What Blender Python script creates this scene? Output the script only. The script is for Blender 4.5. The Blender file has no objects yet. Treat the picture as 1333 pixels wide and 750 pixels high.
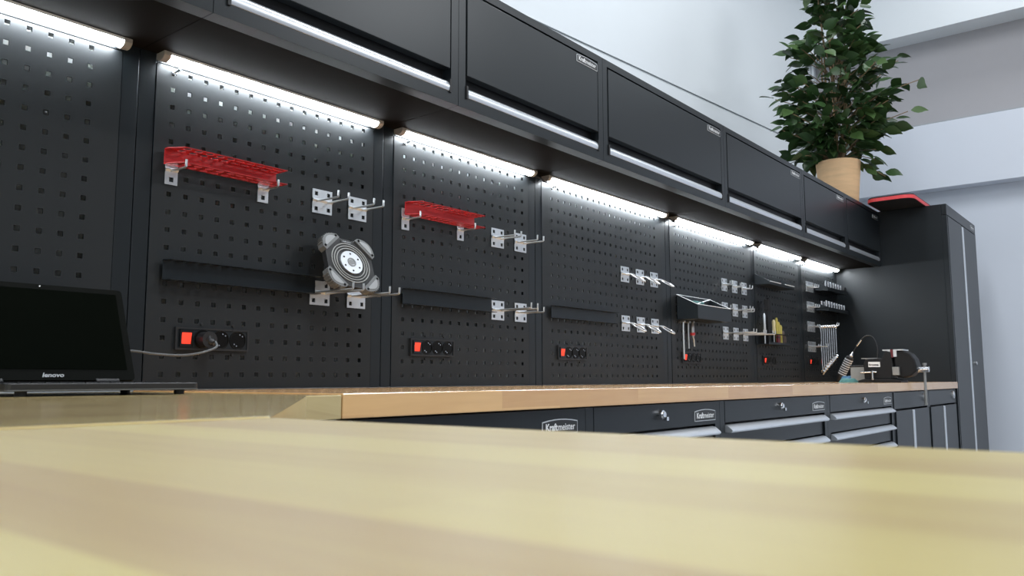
import bpy, bmesh, math, random
from mathutils import Vector, Matrix
random.seed(7)
C = bpy.context.scene.collection
PI = math.pi

# ---------------------------------------------------------------- camera, world, light, exposure
cam_d = bpy.data.cameras.new('camera'); cam = bpy.data.objects.new('camera', cam_d); C.objects.link(cam)
FPX, YAW, PITCH, ROLL = 1067.49, 0.894926, 0.110537, -0.0021006
cp, sp, cy, sy = math.cos(PITCH), math.sin(PITCH), math.cos(YAW), math.sin(YAW)
fw = Vector((sy*cp, cy*cp, sp)); r0 = Vector((cy, -sy, 0)); u0 = r0.cross(fw)
rt = r0*math.cos(ROLL) + u0*math.sin(ROLL); upv = -r0*math.sin(ROLL) + u0*math.cos(ROLL)
M3 = Matrix((rt, upv, -fw)).transposed()
cam.matrix_world = Matrix.Translation((-0.875022, -1.633236, -0.010793)) @ M3.to_4x4()
cam_d.sensor_width = 36.0; cam_d.lens = 36.0*FPX/1333.0
cam_d.clip_start = 0.004; cam_d.clip_end = 60
cam_d.dof.use_dof = True; cam_d.dof.focus_distance = 2.7; cam_d.dof.aperture_fstop = 17
bpy.context.scene.camera = cam

vs = bpy.context.scene.view_settings
vs.view_transform = 'Standard'; vs.look = 'None'; vs.gamma = 1; vs.use_curve_mapping = False
vs.exposure = 0.0

world = bpy.data.worlds.new('room_light'); bpy.context.scene.world = world
world.use_nodes = True
bg = world.node_tree.nodes['Background']; bg.inputs[0].default_value = (0.80, 0.88, 1.0, 1); bg.inputs[1].default_value = 0.28

def area(name, loc, sx, sy_, power, col=(0.93, 0.97, 1.0), rot=(0, 0, 0)):
    l = bpy.data.lights.new(name, 'AREA'); l.shape = 'RECTANGLE'; l.size = sx; l.size_y = sy_
    l.energy = power; l.color = col
    o = bpy.data.objects.new(name, l); C.objects.link(o); o.location = loc; o.rotation_euler = rot
    return o
area('unseen_overhead_light', (0.1, -2.5, 3.2), 0.6, 1.6, 105)
area('unseen_overhead_light', (3.5, -3.8, 3.2), 1.4, 0.6, 92)
area('unseen_overhead_light', (2.2, -0.45, 3.7), 3.0, 0.4, 62)  # added fill high over the back wall, put there to brighten it
area('unseen_overhead_light', (5.1, -1.8, 3.35), 0.3, 2.2, 18)  # added fill close to the right wall, lifting its lower part

# ---------------------------------------------------------------- materials
def nodemat(name):
    m = bpy.data.materials.new(name); m.use_nodes = True
    nt = m.node_tree; return m, nt, nt.nodes['Principled BSDF']
def pm(name, col, rough=0.5, metal=0.0, var=0.12, scale=30, bump=0.0, spec=0.5, coords='Object', stretch=None):
    m, nt, b = nodemat(name)
    tc = nt.nodes.new('ShaderNodeTexCoord'); n = nt.nodes.new('ShaderNodeTexNoise'); n.inputs['Scale'].default_value = scale
    n.inputs['Detail'].default_value = 4
    src = tc.outputs[coords]
    if stretch:
        mp = nt.nodes.new('ShaderNodeMapping'); mp.inputs['Scale'].default_value = stretch
        nt.links.new(src, mp.inputs['Vector']); src = mp.outputs[0]
    nt.links.new(src, n.inputs['Vector'])
    mx = nt.nodes.new('ShaderNodeMix'); mx.data_type = 'RGBA'
    mx.inputs[6].default_value = (*[c*(1-var) for c in col], 1); mx.inputs[7].default_value = (*[min(1, c*(1+var)) for c in col], 1)
    nt.links.new(n.outputs['Fac'], mx.inputs[0]); nt.links.new(mx.outputs[2], b.inputs['Base Color'])
    b.inputs['Roughness'].default_value = rough; b.inputs['Metallic'].default_value = metal
    b.inputs['Specular IOR Level'].default_value = spec
    if bump:
        bp = nt.nodes.new('ShaderNodeBump'); bp.inputs['Strength'].default_value = bump; bp.inputs['Distance'].default_value = 0.001
        nt.links.new(n.outputs['Fac'], bp.inputs['Height']); nt.links.new(bp.outputs[0], b.inputs['Normal'])
    return m
def emit(name, col, strength):
    m, nt, b = nodemat(name)
    b.inputs['Base Color'].default_value = (*col, 1)
    b.inputs['Emission Color'].default_value = (*col, 1); b.inputs['Emission Strength'].default_value = strength
    return m
def wood(name, axis, ca, cb, rough, row=0.042, blen=0.55, coat=0.0):
    """laminated staves; axis 'X' or 'Y' is the direction of the grain"""
    m, nt, b = nodemat(name); L = nt.links.new
    tc = nt.nodes.new('ShaderNodeTexCoord'); sep = nt.nodes.new('ShaderNodeSeparateXYZ'); L(tc.outputs['Object'], sep.inputs[0])
    add = nt.nodes.new('ShaderNodeMath'); add.operation = 'ADD'
    comb = nt.nodes.new('ShaderNodeCombineXYZ')
    if axis == 'X':
        L(sep.outputs[0], comb.inputs[0]); L(sep.outputs[1], add.inputs[0]); L(sep.outputs[2], add.inputs[1])
    else:
        L(sep.outputs[1], comb.inputs[0]); L(sep.outputs[0], add.inputs[0]); L(sep.outputs[2], add.inputs[1])
    L(add.outputs[0], comb.inputs[1])
    br = nt.nodes.new('ShaderNodeTexBrick'); L(comb.outputs[0], br.inputs['Vector'])
    br.inputs['Scale'].default_value = 1; br.inputs['Mortar Size'].default_value = 0; br.inputs['Row Height'].default_value = row
    br.inputs['Brick Width'].default_value = blen; br.inputs['Bias'].default_value = 0.0; br.offset = 0.37
    br.inputs['Color1'].default_value = (0, 0, 0, 1); br.inputs['Color2'].default_value = (1, 1, 1, 1)
    mp = nt.nodes.new('ShaderNodeMapping'); mp.inputs['Scale'].default_value = (3.5, 55, 55); L(comb.outputs[0], mp.inputs[0])
    # shift the grain from stave to stave
    mul = nt.nodes.new('ShaderNodeVectorMath'); mul.operation = 'SCALE'; mul.inputs[3].default_value = 9
    L(br.outputs['Color'], mul.inputs[0])
    av = nt.nodes.new('ShaderNodeVectorMath'); av.operation = 'ADD'; L(mp.outputs[0], av.inputs[0]); L(mul.outputs[0], av.inputs[1])
    n = nt.nodes.new('ShaderNodeTexNoise'); n.inputs['Scale'].default_value = 1; n.inputs['Detail'].default_value = 6; n.inputs['Distortion'].default_value = 1.2
    L(av.outputs[0], n.inputs['Vector'])
    n2 = nt.nodes.new('ShaderNodeTexNoise'); n2.inputs['Scale'].default_value = 6; L(comb.outputs[0], n2.inputs['Vector'])
    f = nt.nodes.new('ShaderNodeMath'); f.operation = 'MULTIPLY_ADD'; L(n.outputs['Fac'], f.inputs[0]); f.inputs[1].default_value = 0.75
    bw = nt.nodes.new('ShaderNodeRGBToBW'); L(br.outputs['Color'], bw.inputs[0])
    f2 = nt.nodes.new('ShaderNodeMath'); f2.operation = 'MULTIPLY_ADD'; L(bw.outputs[0], f2.inputs[0]); f2.inputs[1].default_value = 0.78
    f3 = nt.nodes.new('ShaderNodeMath'); f3.operation = 'MULTIPLY_ADD'; L(n2.outputs['Fac'], f3.inputs[0]); f3.inputs[1].default_value = 0.5; f3.inputs[2].default_value = -0.54
    L(f3.outputs[0], f2.inputs[2]); L(f2.outputs[0], f.inputs[2])
    mx = nt.nodes.new('ShaderNodeMix'); mx.data_type = 'RGBA'; mx.inputs[6].default_value = (*ca, 1); mx.inputs[7].default_value = (*cb, 1)
    L(f.outputs[0], mx.inputs[0]); L(mx.outputs[2], b.inputs['Base Color'])
    b.inputs['Roughness'].default_value = rough; b.inputs['Coat Weight'].default_value = coat; b.inputs['Coat Roughness'].default_value = 0.14
    return m
M = {}
M['black'] = pm('black_powder_coat', (0.0100, 0.0132, 0.0160), 0.34, 0, 0.06, 400, 0.05, 0.34)
M['panel'] = pm('pegboard_coat', (0.0140, 0.0162, 0.0180), 0.42, 0, 0.05, 400, 0.05, 0.34)
M['backing'] = pm('pale_sheet_behind_holes', (0.80, 0.82, 0.83), 0.6, 0, 0.08)
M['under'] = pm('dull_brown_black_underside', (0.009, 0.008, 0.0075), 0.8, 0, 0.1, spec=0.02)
M['galv'] = pm('galvanized_steel', (0.66, 0.69, 0.72), 0.38, 0.75, 0.12, 60)
M['wire'] = pm('bright_wire', (0.62, 0.64, 0.66), 0.3, 0.85, 0.06)
M['alu'] = pm('brushed_aluminium', (0.72, 0.75, 0.79), 0.34, 0.8, 0.06, 8, 0, 0.5, 'Object', (1, 60, 60))
M['chrome'] = pm('polished_steel', (0.8, 0.81, 0.83), 0.2, 1.0, 0.05)
M['red'] = pm('red_paint', (0.47, 0.022, 0.024), 0.4, 0, 0.1)
M['redbright'] = pm('red_edge', (0.80, 0.07, 0.08), 0.45, 0, 0.06)
M['rubber'] = pm('black_rubber', (0.012, 0.012, 0.013), 0.55, 0, 0.15)
M['gloss'] = pm('glossy_black_plastic', (0.008, 0.008, 0.008), 0.12, 0, 0.1)
M['socketblack'] = pm('socket_black', (0.004, 0.004, 0.004), 0.35, 0, 0.1, spec=0.15)
M['satin'] = pm('satin_black_plastic', (0.014, 0.014, 0.015), 0.4, 0, 0.1)
M['screen'] = pm('dark_screen', (0.003, 0.0038, 0.0028), 0.7, 0, 0.05, spec=0.0)
M['lidblack'] = pm('matt_black_lid', (0.0045, 0.005, 0.0042), 0.6, 0, 0.1, spec=0.03)
M['greyplastic'] = pm('grey_rubber', (0.20, 0.21, 0.215), 0.6, 0, 0.1)
M['bumper'] = pm('bumper_rubber', (0.125, 0.13, 0.132), 0.6, 0, 0.1)
M['palegrey'] = pm('pale_grey_plastic', (0.27, 0.28, 0.285), 0.5, 0, 0.06)
M['silver'] = pm('silver_print', (0.62, 0.64, 0.66), 0.35, 0.3, 0.04)
M['white'] = pm('white_print', (0.8, 0.8, 0.8), 0.5, 0, 0.04)
M['cable'] = pm('grey_cable', (0.10, 0.105, 0.108), 0.4, 0, 0.08)
M['led'] = emit('led_diffuser', (0.88, 0.95, 1.0), 58.0)
M['capgrey'] = pm('end_cap_plastic', (0.33, 0.30, 0.27), 0.5, 0, 0.1)
M['switch'] = emit('lit_red_switch', (1.0, 0.06, 0.03), 0.55)
M['wallw'] = pm('white_wall_paint', (0.80, 0.84, 0.87), 0.8, 0, 0.02, 3)
M['wallg'] = pm('pale_wall_paint', (0.70, 0.74, 0.82), 0.8, 0, 0.02, 3)
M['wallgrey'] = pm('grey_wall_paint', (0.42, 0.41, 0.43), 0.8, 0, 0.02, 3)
M['floor'] = pm('grey_concrete', (0.35, 0.35, 0.35), 0.7, 0, 0.15, 4)
M['joint'] = pm('wall_joint', (0.35, 0.38, 0.40), 0.7)
M['wood_y'] = wood('light_laminated_wood', 'Y', (0.455, 0.38, 0.150), (0.315, 0.215, 0.092), 0.38, 0.045, 0.45)
M['wood_x'] = wood('laminated_wood', 'X', (0.78, 0.48, 0.21), (0.58, 0.31, 0.13), 0.25, 0.045, 0.5, 0.8)
M['wood_c'] = wood('shaded_laminated_wood', 'X', (0.52, 0.40, 0.17), (0.36, 0.25, 0.10), 0.25, 0.045, 0.5, 0.8)  # same wood toned down; shade and dark reflections put into the colour
M['pot'] = pm('pale_wood_pot', (0.80, 0.52, 0.29), 0.6, 0, 0.2, 6, 0, 0.3, 'Object', (1, 1, 7))
M['soil'] = pm('potting_soil', (0.03, 0.022, 0.015), 0.9, 0, 0.4, 60, 0.5)
M['leaf'] = pm('ficus_leaf', (0.032, 0.075, 0.022), 0.38, 0, 0.35, 9, 0.1)
M['leaf2'] = pm('ficus_leaf_light', (0.058, 0.110, 0.032), 0.4, 0, 0.3, 9, 0.1)
M['bark'] = pm('stem_bark', (0.22, 0.15, 0.08), 0.7, 0, 0.3, 40)
M['yellow'] = pm('yellow_grip', (0.52, 0.44, 0.09), 0.5, 0, 0.1)
M['cream'] = pm('cream_grip', (0.75, 0.66, 0.38), 0.45, 0, 0.1)
M['maroon'] = pm('dark_red_grip', (0.12, 0.01, 0.015), 0.4, 0, 0.1)
M['brown'] = pm('brown_grip', (0.10, 0.07, 0.06), 0.5)
M['castiron'] = pm('dark_cast_iron', (0.012, 0.012, 0.013), 0.5, 0, 0.15, 80, 0.1, 0.22)
M['greysteel'] = pm('grey_machined_steel', (0.27, 0.27, 0.26), 0.5, 0.2, 0.15)
M['teal'] = pm('teal_cloth', (0.06, 0.17, 0.16), 0.9, 0, 0.3, 30, 0.4)
M['bluecloth'] = pm('blue_cloth', (0.05, 0.13, 0.22), 0.9, 0, 0.3, 30, 0.4)

# ---------------------------------------------------------------- mesh helpers
class MB:
    def __init__(self): self.v = []; self.f = []; self.m = []
    def add(self, vs_, fs, mi=0):
        b = len(self.v); self.v += [tuple(p) for p in vs_]
        for f in fs: self.f.append(tuple(i+b for i in f)); self.m.append(mi)
        return self
    def box(self, x0, x1, y0, y1, z0, z1, mi=0):
        return self.add([(x0,y0,z0),(x1,y0,z0),(x1,y1,z0),(x0,y1,z0),(x0,y0,z1),(x1,y0,z1),(x1,y1,z1),(x0,y1,z1)],
                 [(0,3,2,1),(4,5,6,7),(0,1,5,4),(1,2,6,5),(2,3,7,6),(3,0,4,7)], mi)
    def rbox(self, x0, x1, y0, y1, z0, z1, r, mi=0, n=3):
        """box with the four edges along y rounded"""
        return self.prism(rrect(x0, x1, z0, z1, r, n), lambda a, b, w: (a, w, b), y1, y0, mi)
    def prism(self, poly, f, w0, w1, mi=0):
        n = len(poly)
        vs_ = [f(a, b, w0) for a, b in poly] + [f(a, b, w1) for a, b in poly]
        fs = [tuple(range(n))[::-1], tuple(range(n, 2*n))] + [(i, (i+1) % n, n+(i+1) % n, n+i) for i in range(n)]
        return self.add(vs_, fs, mi)
    def tube(self, pts, r, n=8, mi=0, cap=True):
        pts = [Vector(p) for p in pts]; rs = r if isinstance(r, (list, tuple)) else [r]*len(pts)
        rings = []; up = None
        for i, p in enumerate(pts):
            t = (pts[min(i+1, len(pts)-1)] - pts[max(i-1, 0)])
            if t.length < 1e-9: t = Vector((0, 0, 1))
            t.normalize()
            if up is None: up = Vector((0, 0, 1)) if abs(t.z) < 0.9 else Vector((1, 0, 0))
            a = t.cross(up); a.normalize(); bb = a.cross(t); up = bb
            rings.append([p + (a*math.cos(2*PI*k/n) + bb*math.sin(2*PI*k/n))*rs[i] for k in range(n)])
        vs_ = [q for rg in rings for q in rg]; fs = []
        for i in range(len(rings)-1):
            for k in range(n): fs.append((i*n+k, i*n+(k+1) % n, (i+1)*n+(k+1) % n, (i+1)*n+k))
        if cap: fs += [tuple(range(n))[::-1], tuple(range((len(rings)-1)*n, len(rings)*n))]
        return self.add(vs_, fs, mi)
    def cyl(self, p0, p1, r, n=16, mi=0, r1=None): return self.tube([p0, p1], [r, r if r1 is None else r1], n, mi)
    def lathe(self, c, prof, n=32, mi=0):
        vs_ = [(c[0]+r*math.cos(2*PI*k/n), c[1]+r*math.sin(2*PI*k/n), c[2]+z) for r, z in prof for k in range(n)]
        fs = [(i*n+k, i*n+(k+1) % n, (i+1)*n+(k+1) % n, (i+1)*n+k) for i in range(len(prof)-1) for k in range(n)]
        fs += [tuple(range(n))[::-1], tuple(range((len(prof)-1)*n, len(prof)*n))]
        return self.add(vs_, fs, mi)
    def grid_holes(self, us, vs_, hole, f, d0, d1, back=False, mi=0):
        """sheet in (u,v) with rectangular holes: hole(i,j) true for an open cell; walls run from depth d0 (front) to d1"""
        nu, nv = len(us), len(vs_); base = len(self.v)
        for d in (d0, d1):
            for b in vs_:
                for a in us: self.v.append(tuple(f(a, b, d)))
        def ix(i, j, k): return base + k*nu*nv + j*nu + i
        H = [[hole(i, j) for j in range(nv-1)] for i in range(nu-1)]
        def F(*q): self.f.append(q); self.m.append(mi)
        for i in range(nu-1):
            for j in range(nv-1):
                if not H[i][j]:
                    F(ix(i,j,0), ix(i+1,j,0), ix(i+1,j+1,0), ix(i,j+1,0))
                    if back: F(ix(i,j,1), ix(i,j+1,1), ix(i+1,j+1,1), ix(i+1,j,1))
                    for (di, dj, a, b) in ((-1,0,(0,0),(0,1)), (1,0,(1,1),(1,0)), (0,-1,(1,0),(0,0)), (0,1,(0,1),(1,1))):
                        ii, jj = i+di, j+dj
                        if not (0 <= ii < nu-1 and 0 <= jj < nv-1) or H[ii][jj]:
                            F(ix(i+a[0],j+a[1],0), ix(i+a[0],j+a[1],1), ix(i+b[0],j+b[1],1), ix(i+b[0],j+b[1],0))
        return self
    def xform(self, mat, start=0):
        for i in range(start, len(self.v)): self.v[i] = tuple(mat @ Vector(self.v[i]))
        return self
    def mesh(self, name, mats, off=(0, 0, 0), smooth=False):
        me = bpy.data.meshes.new(name)
        me.from_pydata([(p[0]-off[0], p[1]-off[1], p[2]-off[2]) for p in self.v], [], self.f)
        mats = mats if isinstance(mats, (list, tuple)) else [mats]
        for m in mats: me.materials.append(M[m] if isinstance(m, str) else m)
        me.polygons.foreach_set('material_index', self.m)
        bm = bmesh.new(); bm.from_mesh(me); bmesh.ops.recalc_face_normals(bm, faces=bm.faces); bm.to_mesh(me); bm.free()
        if smooth:
            me.polygons.foreach_set('use_smooth', [True]*len(me.polygons))
            try: me.set_sharp_from_angle(angle=math.radians(40))
            except Exception: pass
        me.update(); return me
def rrect(x0, x1, z0, z1, r, n=3):
    out = []
    for cx_, cz_, a0 in ((x1-r, z0+r, -PI/2), (x1-r, z1-r, 0), (x0+r, z1-r, PI/2), (x0+r, z0+r, PI)):
        for k in range(n+1):
            a = a0 + k*PI/2/n; out.append((cx_+r*math.cos(a), cz_+r*math.sin(a)))
    return out
def thing(name, label, cat, loc=(0, 0, 0), group=None):
    o = bpy.data.objects.new(name, None); C.objects.link(o); o.location = loc; o.empty_display_size = 0.02
    o['label'] = label; o['category'] = cat
    if group: o['group'] = group
    o['o'] = list(loc); return o
def part(name, mb, mat, parent, label=None, smooth=False, stuff=False, bevel=0):
    off = parent['o'] if 'o' in parent else (0, 0, 0)
    o = bpy.data.objects.new(name, mb.mesh(name, mat, off, smooth)); C.objects.link(o); o.parent = parent
    o['o'] = list(off)
    if label: o['label'] = label
    if stuff: o['kind'] = 'stuff'
    if bevel: bev(o, bevel)
    return o
def bev(o, w):
    b = o.modifiers.new('bevel', 'BEVEL'); b.width = w; b.segments = 2; b.limit_method = 'ANGLE'
def solo(name, mb, mat, label, cat, group=None, smooth=False, bevel=0):
    o = bpy.data.objects.new(name, mb.mesh(name, mat, (0, 0, 0), smooth)); C.objects.link(o)
    o['label'] = label; o['category'] = cat
    if group: o['group'] = group
    if bevel: bev(o, bevel)
    return o
def struct(name, mb, mat, parent=None):
    o = bpy.data.objects.new(name, mb.mesh(name, mat)); C.objects.link(o); o['kind'] = 'structure'
    if parent: o.parent = parent
    return o
def dup(root, dloc, label=None, group=None):
    r = root.copy(); C.objects.link(r); r.location = Vector(root.location) + Vector(dloc)
    if label: r['label'] = label
    if group: r['group'] = group
    for ch in root.children:
        c = ch.copy(); C.objects.link(c); c.parent = r
        for g in ch.children:
            d = g.copy(); C.objects.link(d); d.parent = c
    return r
_tc = {}
def text_geo(s, size, bold=0.0, shear=0.0, space=1.0):
    """letters as triangles in the (x,y) plane, returned as (verts, faces, width)"""
    cu = bpy.data.curves.new('lettering', 'FONT'); cu.body = s; cu.size = size; cu.offset = bold; cu.shear = shear; cu.space_character = space
    cu.extrude = size*0.02; cu.resolution_u = 3
    o = bpy.data.objects.new('lettering', cu); C.objects.link(o)
    dg = bpy.context.evaluated_depsgraph_get(); me = bpy.data.meshes.new_from_object(o.evaluated_get(dg))
    vs_ = [tuple(v.co) for v in me.vertices]; fs = [tuple(p.vertices) for p in me.polygons]
    bpy.data.objects.remove(o); bpy.data.curves.remove(cu); bpy.data.meshes.remove(me)
    return vs_, fs, max([v[0] for v in vs_] + [0])
KRAFT = text_geo('Kraft', 1.0, 0.035); MEIST = text_geo('meister', 1.0, 0.012); LENOVO = text_geo('lenovo', 1.0, 0.03, 0.25)

SEAM = [-0.075, 0.606, 1.287, 2.197, 3.103, 3.785, 4.465]
ZT = -0.033          # worktop height
FL = -0.93           # floor

# ---------------------------------------------------------------- setting
XL, XR = -1.25, 5.72
struct('floor', MB().box(XL-.3, XR+1.2, -7.0, 1.6, FL-.05, FL), 'floor')
struct('wall_left', MB().box(XL-.1, XL, -7.0, 1.6, FL, 4.2), 'wallw')
def wy(x): return 0.46 + (5.58-x)*0.0893
wb = MB(); wb.prism([(XL-.1, wy(XL-.1)), (XR+.2, wy(XR+.2)), (XR+.2, wy(XR+.2)+.1), (XL-.1, wy(XL-.1)+.1)], lambda a, b, w: (a, b, w), FL, 4.2)
wall_back = struct('wall_back', wb, 'wallw')
j = MB()
j.tube([(x, wy(x)-.003, 1.787) for x in (0.5, 2.5, 5.5)], 0.0035, 6)
struct('trim_1', j, 'joint')
pw = MB(); pw.box(-0.45, 0.45, -.006, 0, 0, .8)
xp = 4.15; ang = math.atan2(-0.0893, 1)
pw.xform(Matrix.Translation((xp-.45, wy(xp-.45)-.002, 2.645)) @ Matrix.Rotation(ang, 4, 'Z'))
struct('trim_2', pw, 'white')
struct('trim_3', MB().box(XR-.154, XR-.135, 0.44, 0.455, 1.2, 4.0), 'wallw')      # round-edged corner bead in the far corner
# right wall: a deep beam on top, a recessed grey-painted strip, a lower band standing proud
struct('wall_right', MB().box(XR, XR+.1, -7.0, 1.6, FL, 4.2), 'wallg')
struct('trim_4', MB().box(5.45, XR, -7.0, 0.6, 2.493, 4.2), 'wallw')              # beam
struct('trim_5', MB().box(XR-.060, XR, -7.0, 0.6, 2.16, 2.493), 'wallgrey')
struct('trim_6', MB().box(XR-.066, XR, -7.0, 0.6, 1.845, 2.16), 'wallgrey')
struct('trim_7', MB().box(XR-.140, XR, -7.0, 0.6, 1.355, 1.835), 'wallg')         # proud lower band
struct('trim_8', MB().box(XR-.130, XR, -7.0, 0.6, 1.833, 1.846), 'joint')

# ---------------------------------------------------------------- worktops
w1 = MB().box(-0.063, 4.467, -0.655, -0.012, ZT-.037, ZT+.001)
solo('worktop', w1, 'wood_x', 'long laminated wooden worktop running along the pegboards to the tall cabinet', 'worktop', bevel=0.0015)
cpoly = [(XL+.005, -0.014), (-0.065, -0.014), (-0.065, -0.655), (-0.14, -0.668), (-0.556, -1.178), (XL+.005, -1.178)]
solo('corner_worktop', MB().prism(cpoly, lambda a, b, w: (a, b, w), ZT-.037, ZT-.0012), 'wood_c', 'wooden corner worktop with a slanted front edge, under the laptop', 'worktop', bevel=0.0012)
solo('side_worktop', MB().box(XL+.005, -0.553, -3.3, -1.182, ZT-.039, ZT-.0022), 'wood_y', 'blurred pale wooden worktop filling the foreground', 'worktop', bevel=0.003)

# ---------------------------------------------------------------- pegboards
PX = .038
def peg_module(x0, x1, c0, ncol, label):
    t = thing('pegboard_panel', label, 'pegboard', ((x0+x1)/2, 0, ZT), 'pegboard panels along the back wall')
    z0, z1 = ZT+.002, 0.6578
    sx0, sx1 = x0+.0375, x1-.0375
    if c0 < -0.5: sx0 = x0+.003
    us = [sx0]; hs = set()
    for c in range(ncol): us += [c0+c*PX-.005, c0+c*PX+.005]
    us.append(sx1)
    vs_ = [z0]
    for r in range(18): vs_ += [r*PX-.005, r*PX+.005]
    vs_.append(z1)
    mb = MB().grid_holes(us, vs_, lambda i, j_: i % 2 == 1 and j_ % 2 == 1, lambda a, b, d: (a, d, b), 0.0, 0.003)
    part('perforated_sheet', mb, 'panel', t)
    part('back_sheet', MB().box(sx0, sx1, .0425, .0435, z0, z1+.015), 'backing', t)
    part('gap_blocker', MB().box(x0, x1, .0440, .0455, z0, .72), 'black', t)  # added unseen black sheet, stops the bright wall showing through module gaps
    for e0, e1 in ((sx0-.0006, sx0), (sx1, sx1+.0006)): part('sheet_edge', MB().box(e0, e1, 0, .0425, z0, z1), 'black', t)
    part('top_rail', MB().box(sx0, sx1, .0010, .042, .6606, .70), 'panel', t)
    if c0 > -0.5: part('side_post', MB().box(x0+.0008, sx0-.002, 0.0012, .03, z0, .70), 'black', t, bevel=.0012)
    part('side_post', MB().box(sx1+.002, x1-.0008, 0.0012, .03, z0, .70), 'black', t, bevel=.0012)
    if c0 > -0.5:
        b = MB().cyl((c0, .004, 17*PX), (c0+.002, -.022, 17*PX+.003), .0028, 10).cyl((c0, .0, 17*PX), (c0, -.003, 17*PX), .0058, 10)
        part('fixing_bolt', b, 'chrome', t, smooth=True)
    return t
peg_module(-0.765, SEAM[0], -0.7057, 15, 'perforated black pegboard behind the open laptop')
peg_module(SEAM[0], SEAM[1], 0.0, 15, 'black pegboard holding the round silver-hubbed device and a red tray')
peg_module(SEAM[1], SEAM[2], 0.6836, 15, 'black pegboard with a red tray and no round device, second left of the ring hooks')
peg_module(SEAM[2], SEAM[3], 1.3795, 20, 'wide black pegboard with six wire ring hooks')
peg_module(SEAM[3], SEAM[4], 2.2837, 20, 'wide black pegboard carrying the open black bin')
peg_module(SEAM[4], SEAM[5], 3.177, 15, 'black pegboard with the yellow-handled tools')
peg_module(SEAM[5], 4.4705, 3.859, 15, 'black pegboard with hanging wrenches beside the tall cabinet')

# ---------------------------------------------------------------- badge with lettering
def badge_mb(x0, x1, z0, z1, yf, lettering=True):
    """black plate with silver outline; faces -y at depth yf"""
    mb = MB(); h = z1-z0; w = x1-x0
    def outline(ins):
        a0, a1, b0, b1 = x0+ins, x1-ins, z0+ins, z1-ins
        top = [(a1 - (a1-a0)*k/6.0, b1 - .16*h*(abs(k-3)/3.0)**2) for k in range(7)]
        return [(a0, b0), (a1, b0)] + top
    mb.prism(outline(0), lambda a, b, q: (a, q, b), yf, yf-.002, 1)
    mb.prism(outline(h*.06), lambda a, b, q: (a, q, b), yf-.001, yf-.0024, 0)
    if lettering:
        kw, mw = KRAFT[2], MEIST[2]; s = (w*.84)/(kw+mw+.03); s = min(s, h*.78)
        tot = s*(kw+mw+.03); xs = x0+(w-tot)/2; zb = z0+h*.26
        for (vv, ff, ww), xo, mi in ((KRAFT, 0, 2), (MEIST, kw+.03, 2)):
            mb.add([(xs+s*(xo+v[0]), yf-.0025-max(0, v[2])*s*.2, zb+s*v[1]) for v in vv], ff, mi)
    return mb
BM = ['satin', 'silver', 'white']

# ---------------------------------------------------------------- wall cabinets
CB, CT, CF = 0.675, 1.015, -0.273
def wall_cabinet(x0, x1, label):
    t = thing('wall_cabinet', label, 'cabinet', ((x0+x1)/2, -.13, CB), 'wall cabinets above the pegboards')
    a, b = x0+.0008, x1-.0008
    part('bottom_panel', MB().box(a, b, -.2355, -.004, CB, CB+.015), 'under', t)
    body = MB().box(a, b, -.235, -.004, CT-.012, CT).box(a, a+.012, -.235, -.004, CB+.015, CT-.012).box(b-.012, b, -.235, -.004, CB+.015, CT-.012).box(a+.012, b-.012, -.02, -.004, CB+.015, CT-.012)
    part('body', body, 'black', t)
    fr = MB()
    fr.grid_holes([a, a+.026, b-.026, b], [CB, CB+.030, CT-.022, CT], lambda i, j_: i == 1 and j_ == 1, lambda u, v, d: (u, d, v), CF, -.236, True)
    part('face_frame', fr, 'black', t)
    d = part('door', MB().box(a+.031, b-.031, CF-.0015, -.25, .763, CT-.0285), 'black', t, bevel=.001)
    part('recess_back', MB().box(a+.026, b-.026, -.244, -.242, CB+.03, CT-.022), 'satin', t)
    h = MB(); xx0, xx1 = a+.034, b-.034
    prof = [(-.246, .703), (-.268, .7025), (-.2745, .705), (-.2755, .7085), (-.2765, .716), (-.274, .724), (-.267, .731), (-.258, .734), (-.246, .734)]
    h.prism(prof, lambda q, z, w: (w, q, z), xx0, xx1)
    hb = part('handle_bar', h, 'alu', t, smooth=True)
    for e0, e1 in ((xx0-.007, xx0), (xx1, xx1+.007)): part('end_stop', MB().box(e0, e1, -.277, -.246, .701, .735), 'rubber', hb)
    bx1 = b-.034
    part('badge', badge_mb(bx1-.115, bx1, .9575, .984, CF-.0015), BM, d, 'small dark maker badge with silver lettering')
    return t
wall_cabinet(-0.765, SEAM[0], 'black wall cabinet at the top left corner, over the laptop')
wall_cabinet(SEAM[0], SEAM[1], 'black wall cabinet over the round silver-hubbed device, its door cut by the top edge')
wall_cabinet(SEAM[1], SEAM[2], 'black wall cabinet above the second red tray, with a clearly readable badge')
wall_cabinet(SEAM[2], SEAM[3], 'wide black wall cabinet above the ring hooks')
wall_cabinet(SEAM[3], SEAM[4], 'wide black wall cabinet above the open black bin')
wall_cabinet(SEAM[4], SEAM[5], 'black wall cabinet just left of the potted plant')
wall_cabinet(SEAM[5], SEAM[6], 'black wall cabinet carrying the potted plant')

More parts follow.
